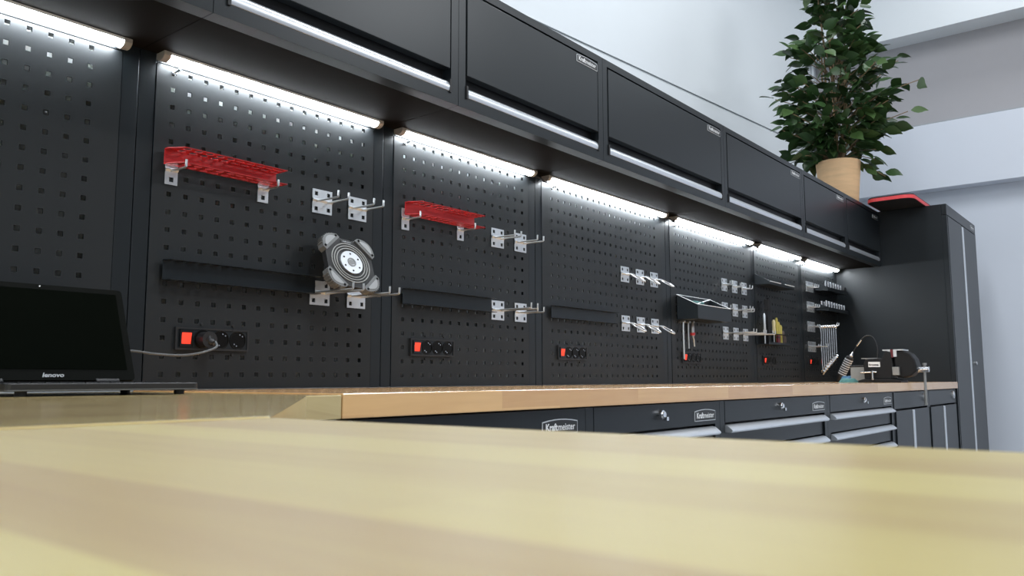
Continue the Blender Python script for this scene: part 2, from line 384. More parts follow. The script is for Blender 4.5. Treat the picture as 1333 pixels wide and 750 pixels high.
# ---------------------------------------------------------------- led strips under the cabinets
def led(x0, x1, label):
    t = thing('led_strip_light', label, 'lamp', ((x0+x1)/2, -.02, CB), 'led strips under the wall cabinets')
    part('housing', MB().box(x0+.014, x1-.014, -.0350, -.004, .6690, .6745), 'white', t)
    prof = [(-.0195+.0145*math.cos(a_), .6665+.0085*math.sin(a_)) for a_ in [math.radians(q_) for q_ in range(-220, 41, 37)]]; prof = [(y_, min(z_, .6690)) for y_, z_ in prof]
    part('diffuser', MB().prism(prof, lambda q, z, w: (w, q, z), x0+.016, x1-.016), 'led', t, smooth=True)
    cp_ = [(-.003, .6745), (-.0365, .6745), (-.0365, .666), (-.031, .660), (-.0235, .6570), (-.014, .6570), (-.006, .660), (-.003, .664)]
    for e in (x0, x1-.0155): part('end_cap', MB().prism(cp_, lambda q, z, w: (w, q, z), e, e+.0155), 'capgrey', t)
    return t
def cab_cable(x):
    return MB().tube([(x-.035, -.02, .662), (x-.015, -.032, .655), (x+.002, -.04, .644), (x+.02, -.035, .648), (x+.036, -.022, .658)], .0028, 6)
led_names = ['led strip light at the top left corner of the picture, over the laptop', 'led strip light over the round silver-hubbed device',
             'led strip light over the second red tray', 'led strip light over the ring hooks', 'led strip light over the open black bin',
             'led strip light over the yellow-handled tools', 'led strip light over the hanging wrenches']
ends = [-0.765] + SEAM
for i in range(7):
    a, b = ends[i]+(.033 if i else .01), ends[i+1]-.035
    t = led(a, b, led_names[i])
    if i >= 2 and i < 6: part('connector_cable', cab_cable(ends[i+1]), 'rubber', t, smooth=True)

# ---------------------------------------------------------------- base cabinets
BF = -0.64
def base_cabinet(x0, x1, kind, label):
    t = thing('base_cabinet', label, 'cabinet', ((x0+x1)/2, -.3, FL), 'base cabinets under the long worktop')
    a, b = x0+.0008, x1-.0008; zt = ZT-.040
    body = MB().box(a, b, -.60, -.02, FL+.08, zt).box(a+.03, b-.03, -.56, -.05, FL, FL+.08)
    body.box(a, a+.030, BF, -.60, FL+.08, zt).box(b-.030, b, BF, -.60, FL+.08, zt).box(a+.03, b-.03, BF+.002, -.60, FL+.08, FL+.11)
    part('body', body, 'black', t)
    if kind == 'locker':
        part('top_panel', MB().box(a+.002, b-.002, BF-.003, BF-.0004, -.150, zt-.002), 'black', t, bevel=.001)
        mid = (x0+x1)/2
        for (d0, d1) in ((a+.022, mid-.028), (mid+.022, b-.022)):
            part('door', MB().box(d0, d1, BF-.006, BF+.02, FL+.115, -.158), 'black', t, bevel=.0015)
        part('handle', MB().box(mid-.024, mid+.010, BF-.010, BF+.01, FL+.15, -.160), 'alu', t, 'tall silver handle strip', bevel=.003)
        part('lock', MB().cyl((x1-.10, BF-.003, -.105), (x1-.10, BF-.012, -.105), .021, 20).cyl((x1-.10, BF-.012, -.105), (x1-.10, BF-.015, -.105), .012, 16), 'alu', t, 'round grey lock', smooth=True)
    else:
        tp = part('top_panel', MB().box(a+.031, b-.031, BF-.001, -.60, -.134, zt), 'black', t, bevel=.001)
        xm = x0 + (x1-x0)*.49
        lk = MB().cyl((xm, BF-.001, -.099), (xm, BF-.010, -.099), .0115, 18).cyl((xm, BF-.010, -.099), (xm, BF-.014, -.099), .008, 16)
        lk.box(xm-.001, xm+.009, BF-.020, BF-.012, -.113, -.104)
        if x0 > 0.5: part('lock', lk, 'chrome', t, 'chrome lock with key', smooth=True)
        part('badge', badge_mb(b-.158, b-.034, -.1235, -.0925, BF-.001), BM, tp, 'maker badge with silver outline and lettering')
        z = -.137; hgt = .075; k = 0
        while z - hgt > FL+.10:
            if k >= 4: hgt = .15
            if z - hgt < FL+.10: break
            d = part('drawer', MB().box(a+.034, b-.034, BF+.006, -.60, z-hgt+.002, z-.006), 'black', t, bevel=.001)
            hp = [(BF+.006, z-.003), (BF-.004, z-.005), (BF-.019, z-.017), (BF-.020, z-.021), (BF-.016, z-.025), (BF+.006, z-.025)]
            part('handle_bar', MB().prism(hp, lambda q, zz, w: (w, q, zz), a+.037, b-.037), 'alu', d, 'silver pull bar', smooth=True)
            z -= hgt; k += 1
    return t
base_cabinet(-0.062, 0.615, 'drawer', 'black drawer cabinet nearest the corner, its badge half hidden by the foreground worktop')
base_cabinet(0.615, SEAM[2], 'drawer', 'narrow black drawer cabinet showing a lock, whole badge and the end of one silver handle')
base_cabinet(SEAM[2], SEAM[3], 'drawer', 'wide black drawer cabinet with one long reddish-reflecting silver handle in view')
base_cabinet(SEAM[3], SEAM[4], 'drawer', 'black drawer cabinet with two silver handles in view, left of the lockers')
base_cabinet(SEAM[4], SEAM[5], 'locker', 'grey-black two-door locker below the hanging vise handle')
base_cabinet(SEAM[5], SEAM[6], 'locker', 'grey-black two-door locker next to the tall cabinet')
# corner and left-run carcasses carrying the other two worktops
cc = thing('corner_base_cabinet', 'black corner base cabinet under the slanted corner worktop', 'cabinet', (-.7, -.5, FL))
part('body', MB().prism([(XL+.02, -.03), (-.068, -.03), (-.068, -.60), (-.19, -.655), (-.60, -1.16), (XL+.02, -1.16)], lambda a, b, w: (a, b, w), FL, ZT-.038), 'black', cc)
sc_ = thing('side_base_cabinet', 'black base cabinet under the foreground worktop, hidden below it', 'cabinet', (-.9, -2.2, FL))
part('body', MB().box(XL+.02, -.60, -3.28, -1.2, FL, ZT-.040), 'black', sc_)

# ---------------------------------------------------------------- tall cabinet
tc_ = thing('tall_cabinet', 'tall black two-door cabinet at the right end of the worktop', 'cabinet', (4.92, -.33, FL))
X0, X1 = 4.4715, 5.38
part('body', MB().box(X0, X1, -.622, .05, FL, 1.020), 'black', tc_, bevel=.002)
tp = part('top_panel', MB().box(X0, X1, -.650, -.6225, .956, 1.020), 'black', tc_, bevel=.0015)
part('side_post', MB().box(X0, X0+.018, -.650, -.6225, FL, .954), 'black', tc_); part('side_post', MB().box(X1-.018, X1, -.650, -.6225, FL, .954), 'black', tc_)
part('door', MB().box(X0+.022, 4.903, -.652, -.6225, FL+.06, .950), 'black', tc_, bevel=.002)
dr = part('door', MB().box(4.958, X1-.022, -.652, -.6225, FL+.06, .950), 'black', tc_, bevel=.002)
part('handle', MB().box(4.908, 4.944, -.656, -.6225, FL+.08, .944), 'alu', tc_, 'long vertical silver handle strip', bevel=.004)
part('lock', MB().cyl((5.06, -.652, .083), (5.06, -.664, .083), .012, 16), 'chrome', dr, 'small chrome lock', smooth=True)
part('badge', badge_mb(5.21, 5.335, .972, 1.003, -.650), BM, tp, 'small maker badge')

# board lying on top
bd = thing('creeper_board', 'black board with a bright red edge overhanging the top of the tall cabinet', 'board', (4.5, -.41, 1.021))
part('deck', MB().prism(rrect(4.16, 4.86, -.537, -.285, .055, 6), lambda a, b, w: (a, b, w), 1.0205, 1.022), 'rubber', bd)
part('red_edge', MB().prism(rrect(4.156, 4.864, -.541, -.281, .059, 6), lambda a, b, w: (a, b, w), 1.022, 1.0415), 'redbright', bd, 'bright red rim')
part('top_pad', MB().prism(rrect(4.16, 4.86, -.537, -.285, .055, 6), lambda a, b, w: (a, b, w), 1.0415, 1.049), 'rubber', bd)

# ---------------------------------------------------------------- trays (C channels) on the pegboards
def ring_cell(mb, f, a0, a1, b0, b1, r, d0, d1, n=12):
    """square cell with a round hole"""
    ca, cb = (a0+a1)/2, (b0+b1)/2; o = []; ci = []
    for k in range(n):
        t = 2*PI*k/n; c, s = math.cos(t), math.sin(t); q = 1/max(abs(c), abs(s))
        o.append((ca+c*q*(a1-a0)/2, cb+s*q*(b1-b0)/2)); ci.append((ca+r*c, cb+r*s))
    for d in (d0, d1):
        mb.add([f(a, b, d) for a, b in o+ci], [(k, (k+1) % n, n+(k+1) % n, n+k) for k in range(n)])
    mb.add([f(a, b, d0) for a, b in ci]+[f(a, b, d1) for a, b in ci], [(k, (k+1) % n, n+(k+1) % n, n+k) for k in range(n)])
def flange(mb, x0, x1, D, z, th, cham, slots=True):
    f = lambda a, b, d: (a, -b, d)
    n = max(4, int(round((x1-x0)/.027))); w = (x1-x0-cham)/n; xs = x0+cham
    Y0 = .0105
    mb.add([f(x0, Y0, z), f(xs, Y0, z), f(xs, D, z), f(x0, D*.45, z)] + [f(x0, Y0, z+th), f(xs, Y0, z+th), f(xs, D, z+th), f(x0, D*.45, z+th)],
           [(0, 1, 2, 3), (4, 5, 6, 7), (2, 3, 7, 6), (3, 0, 4, 7)])
    for i in range(n):
        a0, a1 = xs+i*w, xs+(i+1)*w
        if i < n*.5 or not slots:
            for b0, b1 in ((Y0, (D+Y0)/2), ((D+Y0)/2, D)): ring_cell(mb, f, a0, a1, b0, b1, (D-Y0)*.19, z, z+th)
        else:
            mb.grid_holes([a0, a0+.003, a1-.003, a1], [Y0, Y0+.15*(D-Y0), Y0+.32*(D-Y0), Y0+.62*(D-Y0), Y0+.79*(D-Y0), D], lambda i_, j_: i_ == 1 and j_ in (1, 3), f, z, z+th, True)
    mb.box(x0+cham, x1, -D-.0008, -D+.0005, z, z+th)
def tray(x0, x1, z0, z1, D, mat, label, name='tool_tray', cham=.02, holes=True, group=None):
    t = thing(name, label, 'tool tray', ((x0+x1)/2, 0, z0), group)
    mb = MB().box(x0, x1, -.0115, -.0100, z0, z1)
    part('back_plate', mb, mat, t)
    for z in (z0, z1-.0016):
        m = MB(); flange(m, x0, x1, D, z, .0016, cham)
        part('perforated_flange', m, mat, t)
    return t
tray(-.019, .257, .4395, .4735, .056, 'red', 'red perforated tool tray above the round silver-hubbed device, the larger-looking one', group='red tool trays')
tray(.677, .965, .4395, .4765, .056, 'red', 'red perforated tool tray on the second pegboard from the laptop, the farther one', group='red tool trays')
tray(-.012, .378, .195, .2385, .034, 'black', 'long black tool rail left of the round silver-hubbed device', 'tool_rail', .006, group='black tool rails')
tray(.672, 1.046, .192, .236, .034, 'black', 'long black tool rail on the pegboard with the farther red tray', 'tool_rail', .006, group='black tool rails')
tray(1.36, 1.765, .193, .236, .034, 'black', 'long black tool rail on the ring hook pegboard', 'tool_rail', .006, group='black tool rails')

# ---------------------------------------------------------------- hooks
def plate_mb(w, h, single=False):
    us = ([-w/2, -.005, .005, w/2] if single else [-w/2, -.024, -.014, .014, .024, w/2])
    vv = [-h/2, -.024, -.014, .014, .024, h/2]
    mb = MB().grid_holes(us, vv, lambda i, j_: i % 2 == 1 and j_ % 2 == 1, lambda a, b, d: (a, d, b), -.0042, -.0022, True)
    mb.prism([(-.0022, -.004), (-.0085, .002), (-.0085, .004), (-.0022, .007)], lambda q, z, w_: (w_, q, z), -w/2, w/2)
    return mb
def arm_mb(x, L, up=.015, r=.0026):
    return MB().tube([(x, -.004, 0), (x, -L+.004, -.001), (x, -L, .001), (x, -L, .004), (x, -L-.0005, up)], r, 8)
def hook(x, z, L, label, group, n=2, sep=.016):
    t = thing('double_hook' if n == 2 else 'single_hook', label, 'hook', (0, 0, 0), group)
    p = MB(); p = plate_mb(.060 if n == 2 else .028, .060, n == 1); p.xform(Matrix.Translation((x, 0, z)))
    t.location = (x, 0, z); t['o'] = [x, 0, z]
    part('plate', p, 'galv', t, bevel=0)
    for s in ((-sep, sep) if n == 2 else (0,)):
        a = arm_mb(s, L); a.xform(Matrix.Translation((x, 0, z))); part('arm', a, 'wire', t, smooth=True)
    return t
G2, G3, G5, G7 = 'double hooks beside the round device', 'double hooks on the pegboard with the farther red tray', 'double hooks on the open bin pegboard', 'double hooks on the wrench pegboard'
hook(.400, .430, .085, 'galvanized double hook above the round silver-hubbed device, left of the upper pair', G2)
hook(.514, .430, .085, 'galvanized double hook above the round silver-hubbed device, right of the upper pair', G2)
hook(.399, .201, .147, 'long galvanized double hook carrying the left side of the round device', G2)
hook(.515, .201, .147, 'long galvanized double hook carrying the right side of the round device', G2)
hook(1.086, .430, .085, 'galvanized double hook right of the farther red tray, left of the upper pair', G3)
hook(1.202, .430, .085, 'galvanized double hook right of the farther red tray, right of the upper pair', G3)
hook(1.087, .202, .147, 'galvanized double hook with longer arms at the end of the middle tool rail', G3)
hook(1.202, .202, .085, 'lower right galvanized double hook on the pegboard with the farther red tray', G3)
hook(.002, .430, .062, 'single galvanized hook holding the left end of the nearer red tray', 'hooks holding the red trays', 1)
hook(.228, .430, .062, 'single galvanized hook holding the right end of the nearer red tray', 'hooks holding the red trays', 1)
hook(.686, .430, .062, 'single galvanized hook holding the left end of the farther red tray', 'hooks holding the red trays', 1)
hook(.912, .430, .062, 'single galvanized hook holding the right end of the farther red tray', 'hooks holding the red trays', 1)
# ring hooks
pos = ['left', 'middle', 'right']
for row, z in (('upper', .391), ('lower', .201)):
    for k, x in enumerate((1.857, 1.972, 2.087)):
        t = thing('ring_hook', '%s ring hook in the %s row of wire ring hooks' % (pos[k], row), 'hook', (x, 0, z), 'wire ring hooks on the wide pegboard')
        part('plate', plate_mb(.060, .060).xform(Matrix.Translation((x, 0, z))), 'galv', t)
        ring = [(.0, -.006, 0), (.004, -.03, 0)]
        ring += [(.006+.021*math.sin(a)*1.0, -.030-.028*(1-math.cos(a)), -.0165*(1-math.cos(a))) for a in [2*PI*q/20 for q in range(21)]]
        part('ring', MB().tube(ring, .0027, 8).xform(Matrix.Translation((x, 0, z))), 'wire', t, smooth=True)
# bin pegboard hooks
for row, z, Ls in (('top', .431, (.04, .04, .04)), ('middle', .317, (.04, .085, .045)), ('bottom', .202, (.147, .147, .147))):
    for k, x in enumerate((2.765, 2.882, 2.996)):
        hook(x, z, Ls[k], '%s double hook of the %s row of three right of the open black bin' % (pos[k], row), G5)
for z, L, row in ((.523, .04, 'top'), (.405, .04, 'second'), (.289, .165, 'third'), (.172, .10, 'bottom')):
    for k, x in enumerate((3.919, 3.983)):
        hook(x, z, L if k == 0 or L < .05 else .035, '%s double hook of the %s pair left of the sockets and wrenches' % (('left', 'right')[k], row), G7)

# ---------------------------------------------------------------- power strips
PG = 'power strips with red switches'
def power(x, z, label, w=.175, lit='switch'):
    t = thing('power_strip', label, 'power strip', (x, 0, z), PG); h = .048
    fr = MB().grid_holes([x, x+.004, x+w-.004, x+w], [z, z+.004, z+h-.004, z+h], lambda i, j_: i == 1 and j_ == 1, lambda a, b, d: (a, d, b), -.007, -.0005)
    part('frame', fr, 'satin', t); part('housing', MB().box(x+.004, x+w-.004, -.005, -.0005, z+.004, z+h-.004), 'black', t)
    sw = MB().grid_holes([x+.009, x+.0125, x+.0345, x+.038], [z+.007, z+.0125, z+.0365, z+.042], lambda i, j_: i == 1 and j_ == 1, lambda a, b, d: (a, d, b), -.009, -.005)
    s = part('switch_frame', sw, 'gloss', t)
    part('rocker', MB().add([(x+.0125, -.0062, z+.0125), (x+.0345, -.0062, z+.0125), (x+.0345, -.0105, z+.0365), (x+.0125, -.0105, z+.0365), (x+.0125, -.005, z+.0365), (x+.0345, -.005, z+.0365)], [(0, 1, 2, 3), (3, 2, 5, 4)]), lit, s, 'glowing red rocker')
    for k in range(3):
        cx = x+.063+k*.0425; cz = z+.024; n = 28; R_ = .0195
        m = MB(); prof = [(R_+.0012, -.005), (R_+.0012, -.0062), (R_, -.0066), (R_-.001, -.0062)]
        pts = []
        for r, y in prof + [(R_-.0012, -.0052)]:
            pts += [(cx+r*math.cos(2*PI*q/n), y, cz+r*math.sin(2*PI*q/n)) for q in range(n)]
        m.add(pts, [(i*n+q, i*n+(q+1) % n, (i+1)*n+(q+1) % n, (i+1)*n+q) for i in range(4) for q in range(n)] + [tuple(range(4*n, 5*n))])
        so = part('socket', m, 'socketblack', t, smooth=False)
        c = MB()
        for dx, dz in ((.004, .0125), (-.004, -.0125), (.0105, .009), (-.0095, -.009)): c.cyl((cx+dx, -.0055, cz+dz), (cx+dx, -.0075, cz+dz), .0016, 8)
        part('contact', c, 'chrome', so, stuff=True)
    for dx, dz in ((.062, .056), (.138, .056), (.062, -.008), (.138, -.008)): part('screw', MB().cyl((x+dx, .0, z+dz), (x+dx, -.003, z+dz), .003, 8), 'satin', t)
    return t
power(.0255, .052, 'power strip with the laptop cable plugged in')
power(.7095, .0535, 'power strip with four clear modules below the middle tool rail, without a cable')
power(1.406, .055, 'power strip on the ring hook pegboard')
power(2.318, .056, 'power strip below the three hanging silver tools')
power(3.203, .057, 'power strip below the yellow-handled tools')
power(3.882, .060, 'dim power strip left of the hanging wrenches')

# laptop charger cable with plug
cb = thing('power_cable', 'grey cable running from the laptop to the nearest power strip', 'cable', (.085, -.03, .066))
pl = MB().cyl((.0885, -.006, .074), (.0885, -.034, .074), .0175, 20).tube([(.0885, -.026, .074), (.093, -.030, .071), (.096, -.040, .067)], [.013, .010, .006], 12)
part('plug', pl, 'satin', cb, 'black round plug', smooth=True)
def bez(ps, n=10):
    """Catmull-Rom through the points"""
    ps = [Vector(p) for p in ps]; q = [ps[0]*2-ps[1]] + ps + [ps[-1]*2-ps[-2]]; out = []
    for i in range(1, len(q)-2):
        for k in range(n):
            t = k/n; a, b, c, d = q[i-1], q[i], q[i+1], q[i+2]
            out.append(.5*((2*b)+(c-a)*t+(2*a-5*b+4*c-d)*t*t+(3*b-a-3*c+d)*t**3))
    out.append(ps[-1]); return out
part('cord', MB().tube(bez([(.097, -.042, .070), (.087, -.060, .057), (.045, -.072, .044), (.0, -.072, .038), (-.05, -.066, .040), (-.11, -.062, .044), (-.17, -.055, .02), (-.19, -.06, -.016), (-.21, -.10, -.0225)]), .0025, 8), 'cable', cb, smooth=True)

# ---------------------------------------------------------------- round device with four bumpers, standing on the hooks
dv = thing('work_light', 'black octagonal device with four grey corner bumpers and a silver hub, standing on long hooks', 'work light', (.457, -.075, .205))
Mx = Matrix.Translation((.436, -.068, .2715)) @ Matrix.Rotation(math.radians(-22), 4, 'X') @ Matrix.Rotation(math.radians(4), 4, 'Y') @ Matrix.Diagonal((.96, .9, .90, 1))
def devpart(name, mb, mat, label=None, parent=None, smooth=False):
    mb.xform(Mx); return part(name, mb, mat, parent or dv, label, smooth)
R_ = .074; k_ = .036
octo = [(-k_, -R_), (k_, -R_), (R_, -k_), (R_, k_), (k_, R_), (-k_, R_), (-R_, k_), (-R_, -k_)]
f_xz = lambda a, b, w: (a, w, b)
bd_ = devpart('body', MB().prism(octo, f_xz, -.006, .011), 'rubber')
def disc(r0, r1, y0, y1, n=40):
    mb = MB(); vs_ = []
    for r, y in ((r0, y0), (r0, y1), (r1, y1), (r1, y0)): vs_ += [(r*math.cos(2*PI*q/n), y, r*math.sin(2*PI*q/n)) for q in range(n)]
    mb.add(vs_, [(i*n+q, i*n+(q+1) % n, ((i+1) % 4)*n+(q+1) % n, ((i+1) % 4)*n+q) for i in range(4) for q in range(n)]); return mb
for r0_, r1_ in ((.058, .0605), (.0505, .053), (.043, .0455)):
    devpart('ring', disc(r0_, r1_, -.005, -.0085), 'greysteel', smooth=True)
hub = devpart('hub', disc(.0005, .0345, -.005, -.0115), 'alu', 'silver hub plate', smooth=True)
devpart('emblem', disc(.0095, .0135, -.0113, -.0125, 24).add([(.0095*math.cos(2*PI*q/20)*1.0, -.0122, .0095*math.sin(2*PI*q/20)*.8) for q in range(20)], [tuple(range(20))]), 'greyplastic', None, hub)
hs_ = MB()
for q in range(6):
    a = PI/6+q*PI/3; hs_.cyl((.026*math.cos(a), -.011, .026*math.sin(a)), (.026*math.cos(a), -.0122, .026*math.sin(a)), .0027, 8)
devpart('hub_screw', hs_, 'gloss', None, hub)
nm = MB().rbox(-.020, .020, -.0075, -.0055, .061, .071, .003); devpart('name_plate', nm, 'satin')
lt = text_geo('Kraftmeister', .0052, .0001); devpart('lettering', MB().add([(v[0]-lt[2]/2, -.0078, .0642+v[1]) for v in lt[0]], lt[1]), 'silver', None, bd_)
for q in range(4):
    a = PI/4+q*PI/2; ca, sa = math.cos(a), math.sin(a)
    def rot(u, v): return (u*ca - v*sa, u*sa + v*ca)
    n = 10
    outer = [(.100-.018*((k-5)/5.0)**2, -.034+.068*k/10.0) for k in range(11)]
    inner = [(.070, .034), (.070, -.034)]
    b_ = devpart('bumper', MB().prism([rot(*p) for p in outer+inner], f_xz, -.0115, .012), 'bumper', 'grey ribbed corner bumper')
    rb = MB()
    for k in range(8):
        v = -.0245+.007*k; u = .100-.018*(v/.034)**2
        pts = [rot(u-.002, v-.0017), rot(u+.0022, v-.0017), rot(u+.0022, v+.0017), rot(u-.002, v+.0017)]; rb.prism(pts, f_xz, -.009, .012)
    devpart('rib', rb, 'bumper', None, b_)
    inl = [(.0945-.014*((k-5)/5.0)**2, -.024+.048*k/10.0) for k in range(11)] + [(.078, .022), (.078, -.022)]
    devpart('inlay', MB().prism([rot(*p) for p in inl], f_xz, -.0113, -.0123), 'palegrey', None, b_)
    bs = MB()
    for v in (-.027, .027): p = rot(.080, v); bs.cyl((p[0], -.011, p[1]), (p[0], -.013, p[1]), .0035, 8)
    devpart('bumper_screw', bs, 'gloss', None, b_)

# ---------------------------------------------------------------- laptop
lp = thing('laptop', 'open black laptop with a dark screen on the corner worktop', 'laptop', (-.282, -.28, ZT-.001))
LX0, LX1 = -.425, -.138
base = part('base', MB().prism(rrect(LX0, LX1, -.383, -.168, .008, 4), lambda a, b, w: (a, b, w), -.027, -.0155), 'satin', lp, bevel=.0015)
part('silver_trim', MB().prism(rrect(LX0-.0006, LX1+.0006, -.3838, -.168, .008, 4), lambda a, b, w: (a, b, w), -.0262, -.0245), 'cable', base)
for x in (LX0+.025, LX1-.025):
    for y in (-.365, -.185): part('rubber_foot', MB().cyl((x, y, ZT-.001), (x, y, -.027), .008, 12), 'rubber', lp)
keys = MB()
for i in range(13):
    for j2 in range(5): keys.box(LX0+.014+i*.020, LX0+.031+i*.020, -.275+j2*.0185, -.259+j2*.0185, -.0158, -.0138)
part('keyboard', keys, 'satin', lp, stuff=True)
ML = Matrix.Translation((0, -.170, -.013)) @ Matrix.Rotation(math.radians(-23), 4, 'X')
def lid(name, mb, mat, parent=lp, label=None, **k): mb.xform(ML); return part(name, mb, mat, parent, label, **k)
ld = lid('lid', MB().prism(rrect(LX0, LX1, .002, .183, .006, 4), f_xz, 0.0, .010), 'lidblack')
lid('screen', MB().box(LX0+.012, LX1-.012, -.0008, .0005, .022, .173), 'screen', label='dark switched-off screen')
s = .0105; lid('logo', MB().add([((LX0+LX1)/2+.004-.5*LENOVO[2]*s*1.2+v[0]*s*1.2, -.001, .0075+v[1]*s) for v in LENOVO[0]], LENOVO[1]), 'silver', ld, 'silver lettering below the screen')
lid('webcam', MB().cyl(((LX0+LX1)/2, -.0012, .179), ((LX0+LX1)/2, .0, .179), .0012, 8), 'white', ld)
lid('hinge', MB().cyl((LX0+.03, .003, .0), (LX0+.07, .003, .0), .006, 10).cyl((LX1-.07, .003, .0), (LX1-.03, .003, .0), .006, 10), 'satin')

# ---------------------------------------------------------------- open bin on the wide pegboard
bn = thing('storage_bin', 'open black sheet-metal bin fixed to the wide pegboard', 'bin', (2.44, -.05, .24))
bx0, bx1, D = 2.281, 2.612, .098
sd = [(-.002, .241), (-D, .241), (-D, .299), (-.002, .346)]
for x in (bx0, bx1-.0025): part('side_wall', MB().prism(sd, lambda q, z, w: (w, q, z), x, x+.0025), 'black', bn)
part('front_wall', MB().box(bx0, bx1, -D-.002, -D, .241, .299), 'black', bn)
part('back_wall', MB().box(bx0, bx1, -.004, -.002, .241, .346), 'black', bn)
part('bottom', MB().box(bx0, bx1, -D, -.002, .2395, .2415), 'black', bn)
rim = MB().tube([(bx0+.001, -.002, .3465), (bx0+.001, -D-.001, .2995), (bx1-.001, -D-.001, .2995), (bx1-.001, -.002, .3465), (bx0+.001, -.003, .3465)], .0016, 6)
part('rim', rim, 'white', bn, 'bright worn rim')  # rim in plain white against the black walls
solo('steel_ruler', MB().tube([(2.293, -.093, .3025), (2.602, -.006, .3475)], .0024, 6), 'white', 'thin pale rod lying corner to corner across the open black bin', 'rod')
solo('cleaning_pad', MB().prism([(2.31, -.02), (2.40, -.02), (2.40, -.075), (2.31, -.075)], lambda a, b, w: (a, b, w), .242, .318), 'teal', 'teal pad standing in the open black bin', 'pad', bevel=.006)

# three silver tools hanging below the bin
for nm_, x, z0, z1, r, lab in (('long_rod', 2.316, .072, .232, .0042, 'long thin silver rod tool hanging below the open black bin, leftmost of three'),
                          ('hex_key', 2.362, .118, .232, .0034, 'short plain silver rod tool hanging below the open black bin, middle of three')):
    t = thing(nm_, lab, 'hand tool', (x, -.014, z0))
    part('shaft', MB().tube([(x, -.014, z0), (x-.002, -.014, z1-.03), (x, -.014, z1)], r, 8), 'wire', t, smooth=True)
    part('hook_eye', MB().cyl((x, .002, z1), (x, -.022, z1), .0048, 8), 'wire', t, smooth=True)
t = thing('screwdriver', 'silver tool with a red collar hanging below the open black bin, rightmost of three', 'hand tool', (2.405, -.014, .13))
part('grip', MB().tube([(2.400, -.014, .172), (2.398, -.014, .20), (2.398, -.014, .226), (2.40, -.014, .232)], [.008, .009, .008, .004], 10), 'wire', t, smooth=True)
part('collar', MB().cyl((2.401, -.014, .176), (2.400, -.014, .188), .0105, 12), 'redbright', t, 'red collar')
part('shaft', MB().tube([(2.401, -.014, .176), (2.412, -.014, .155), (2.414, -.014, .128)], .0038, 8), 'wire', t, smooth=True)
part('hook_eye', MB().cyl((2.40, .002, .234), (2.40, -.022, .234), .0048, 8), 'wire', t, smooth=True)

# ---------------------------------------------------------------- sixth pegboard: small tray, tool rack
tr = thing('small_tray', 'small black tray with a bright front strip above the yellow-handled tools', 'tool tray', (3.33, -.03, .465))
part('back_plate', MB().box(3.14, 3.50, -.004, -.001, .465, .520), 'black', tr)
part('bottom', MB().box(3.14, 3.50, -.075, -.004, .463, .466), 'black', tr)
for x in (3.14, 3.497): part('end_wall', MB().prism([(-.003, .465), (-.075, .465), (-.075, .482), (-.003, .520)], lambda q, z, w: (w, q, z), x, x+.003), 'black', tr)
part('front_lip', MB().box(3.14, 3.50, -.077, -.075, .463, .479), 'black', tr)
part('lip_highlight', MB().box(3.145, 3.30, -.0785, -.077, .4765, .4805).box(3.355, 3.49, -.0785, -.077, .4765, .4805), 'white', tr, 'painted white highlight along the lip')  # white bars standing in for a highlight on the lip edge
rk = thing('tool_rack', 'black rack holding the yellow-handled tools', 'tool rack', (3.3, -.03, .165))
part('back_plate', MB().box(3.13, 3.46, -.004, -.001, .162, .225), 'black', rk)
flm = MB(); flange(flm, 3.13, 3.46, .062, .215, .002, .004, False); part('upper_shelf', flm, 'black', rk)
part('lower_shelf', MB().box(3.13, 3.46, -.066, -.002, .160, .163), 'black', rk)
part('front_lip', MB().box(3.13, 3.46, -.068, -.066, .160, .172), 'black', rk)
TG = 'tools standing in the black rack'
def driver(x, y, z0, z1, zs, mat, label, name='screwdriver', r=.0095):
    t = thing(name, label, 'hand tool', (x, y, z0), TG)
    part('grip', MB().tube([(x, y, zs), (x, y, zs+.01), (x, y, (zs+z1)/2), (x, y, z1-.012), (x, y, z1)], [r*.7, r, r*.85, r, r*.5], 8), mat, t, smooth=True)
    part('blade', MB().cyl((x, y, z0), (x, y, zs), .0036, 8), 'wire', t, smooth=True)
    return t
ty = -.036
driver(3.160, ty, .163, .318, .225, 'wire', 'slim silver file standing in the rack, leftmost of its tools', 'file', .0075)
t = thing('pipe_wrench', 'tall dark steel tool at the left of the rack, taller than the yellow-handled ones', 'hand tool', (3.21, ty, .163), TG)
part('shaft', MB().prism([(3.196, .164), (3.226, .164), (3.232, .34), (3.194, .34)], f_xz, ty-.006, ty+.008), 'castiron', t, bevel=.002)
part('jaw', MB().prism([(3.192, .335), (3.234, .335), (3.236, .385), (3.214, .40), (3.192, .392)], f_xz, ty-.009, ty+.011), 'castiron', t, bevel=.002)
driver(3.283, ty, .163, .292, .222, 'cream', 'cream-handled screwdriver in the rack left of the yellow ones', r=.010)
driver(3.322, ty, .163, .305, .172, 'yellow', 'tallest yellow-handled tool in the rack', 'pliers', r=.0078)
driver(3.350, ty, .163, .284, .170, 'yellow', 'yellow-handled tool in the rack, middle of the three yellow ones', 'pliers', r=.0078)
driver(3.378, ty, .163, .268, .168, 'yellow', 'shortest yellow-handled tool in the rack', 'pliers', r=.0085)
driver(3.408, ty, .163, .240, .175, 'brown', 'brown-handled tool at the right of the rack, next to the shortest yellow one', r=.009)
driver(3.436, ty, .163, .214, .172, 'brown', 'smallest brown-handled tool at the right end of the rack', r=.008)
t = thing('hand_drill', 'small dark red tool low in the rack in front of the cream-handled screwdriver', 'hand tool', (3.29, -.055, .17), TG)
part('body', MB().rbox(3.275, 3.305, -.0605, -.050, .1635, .212, .006), 'maroon', t); part('band', MB().rbox(3.274, 3.306, -.0612, -.0495, .196, .203, .003), 'satin', t)

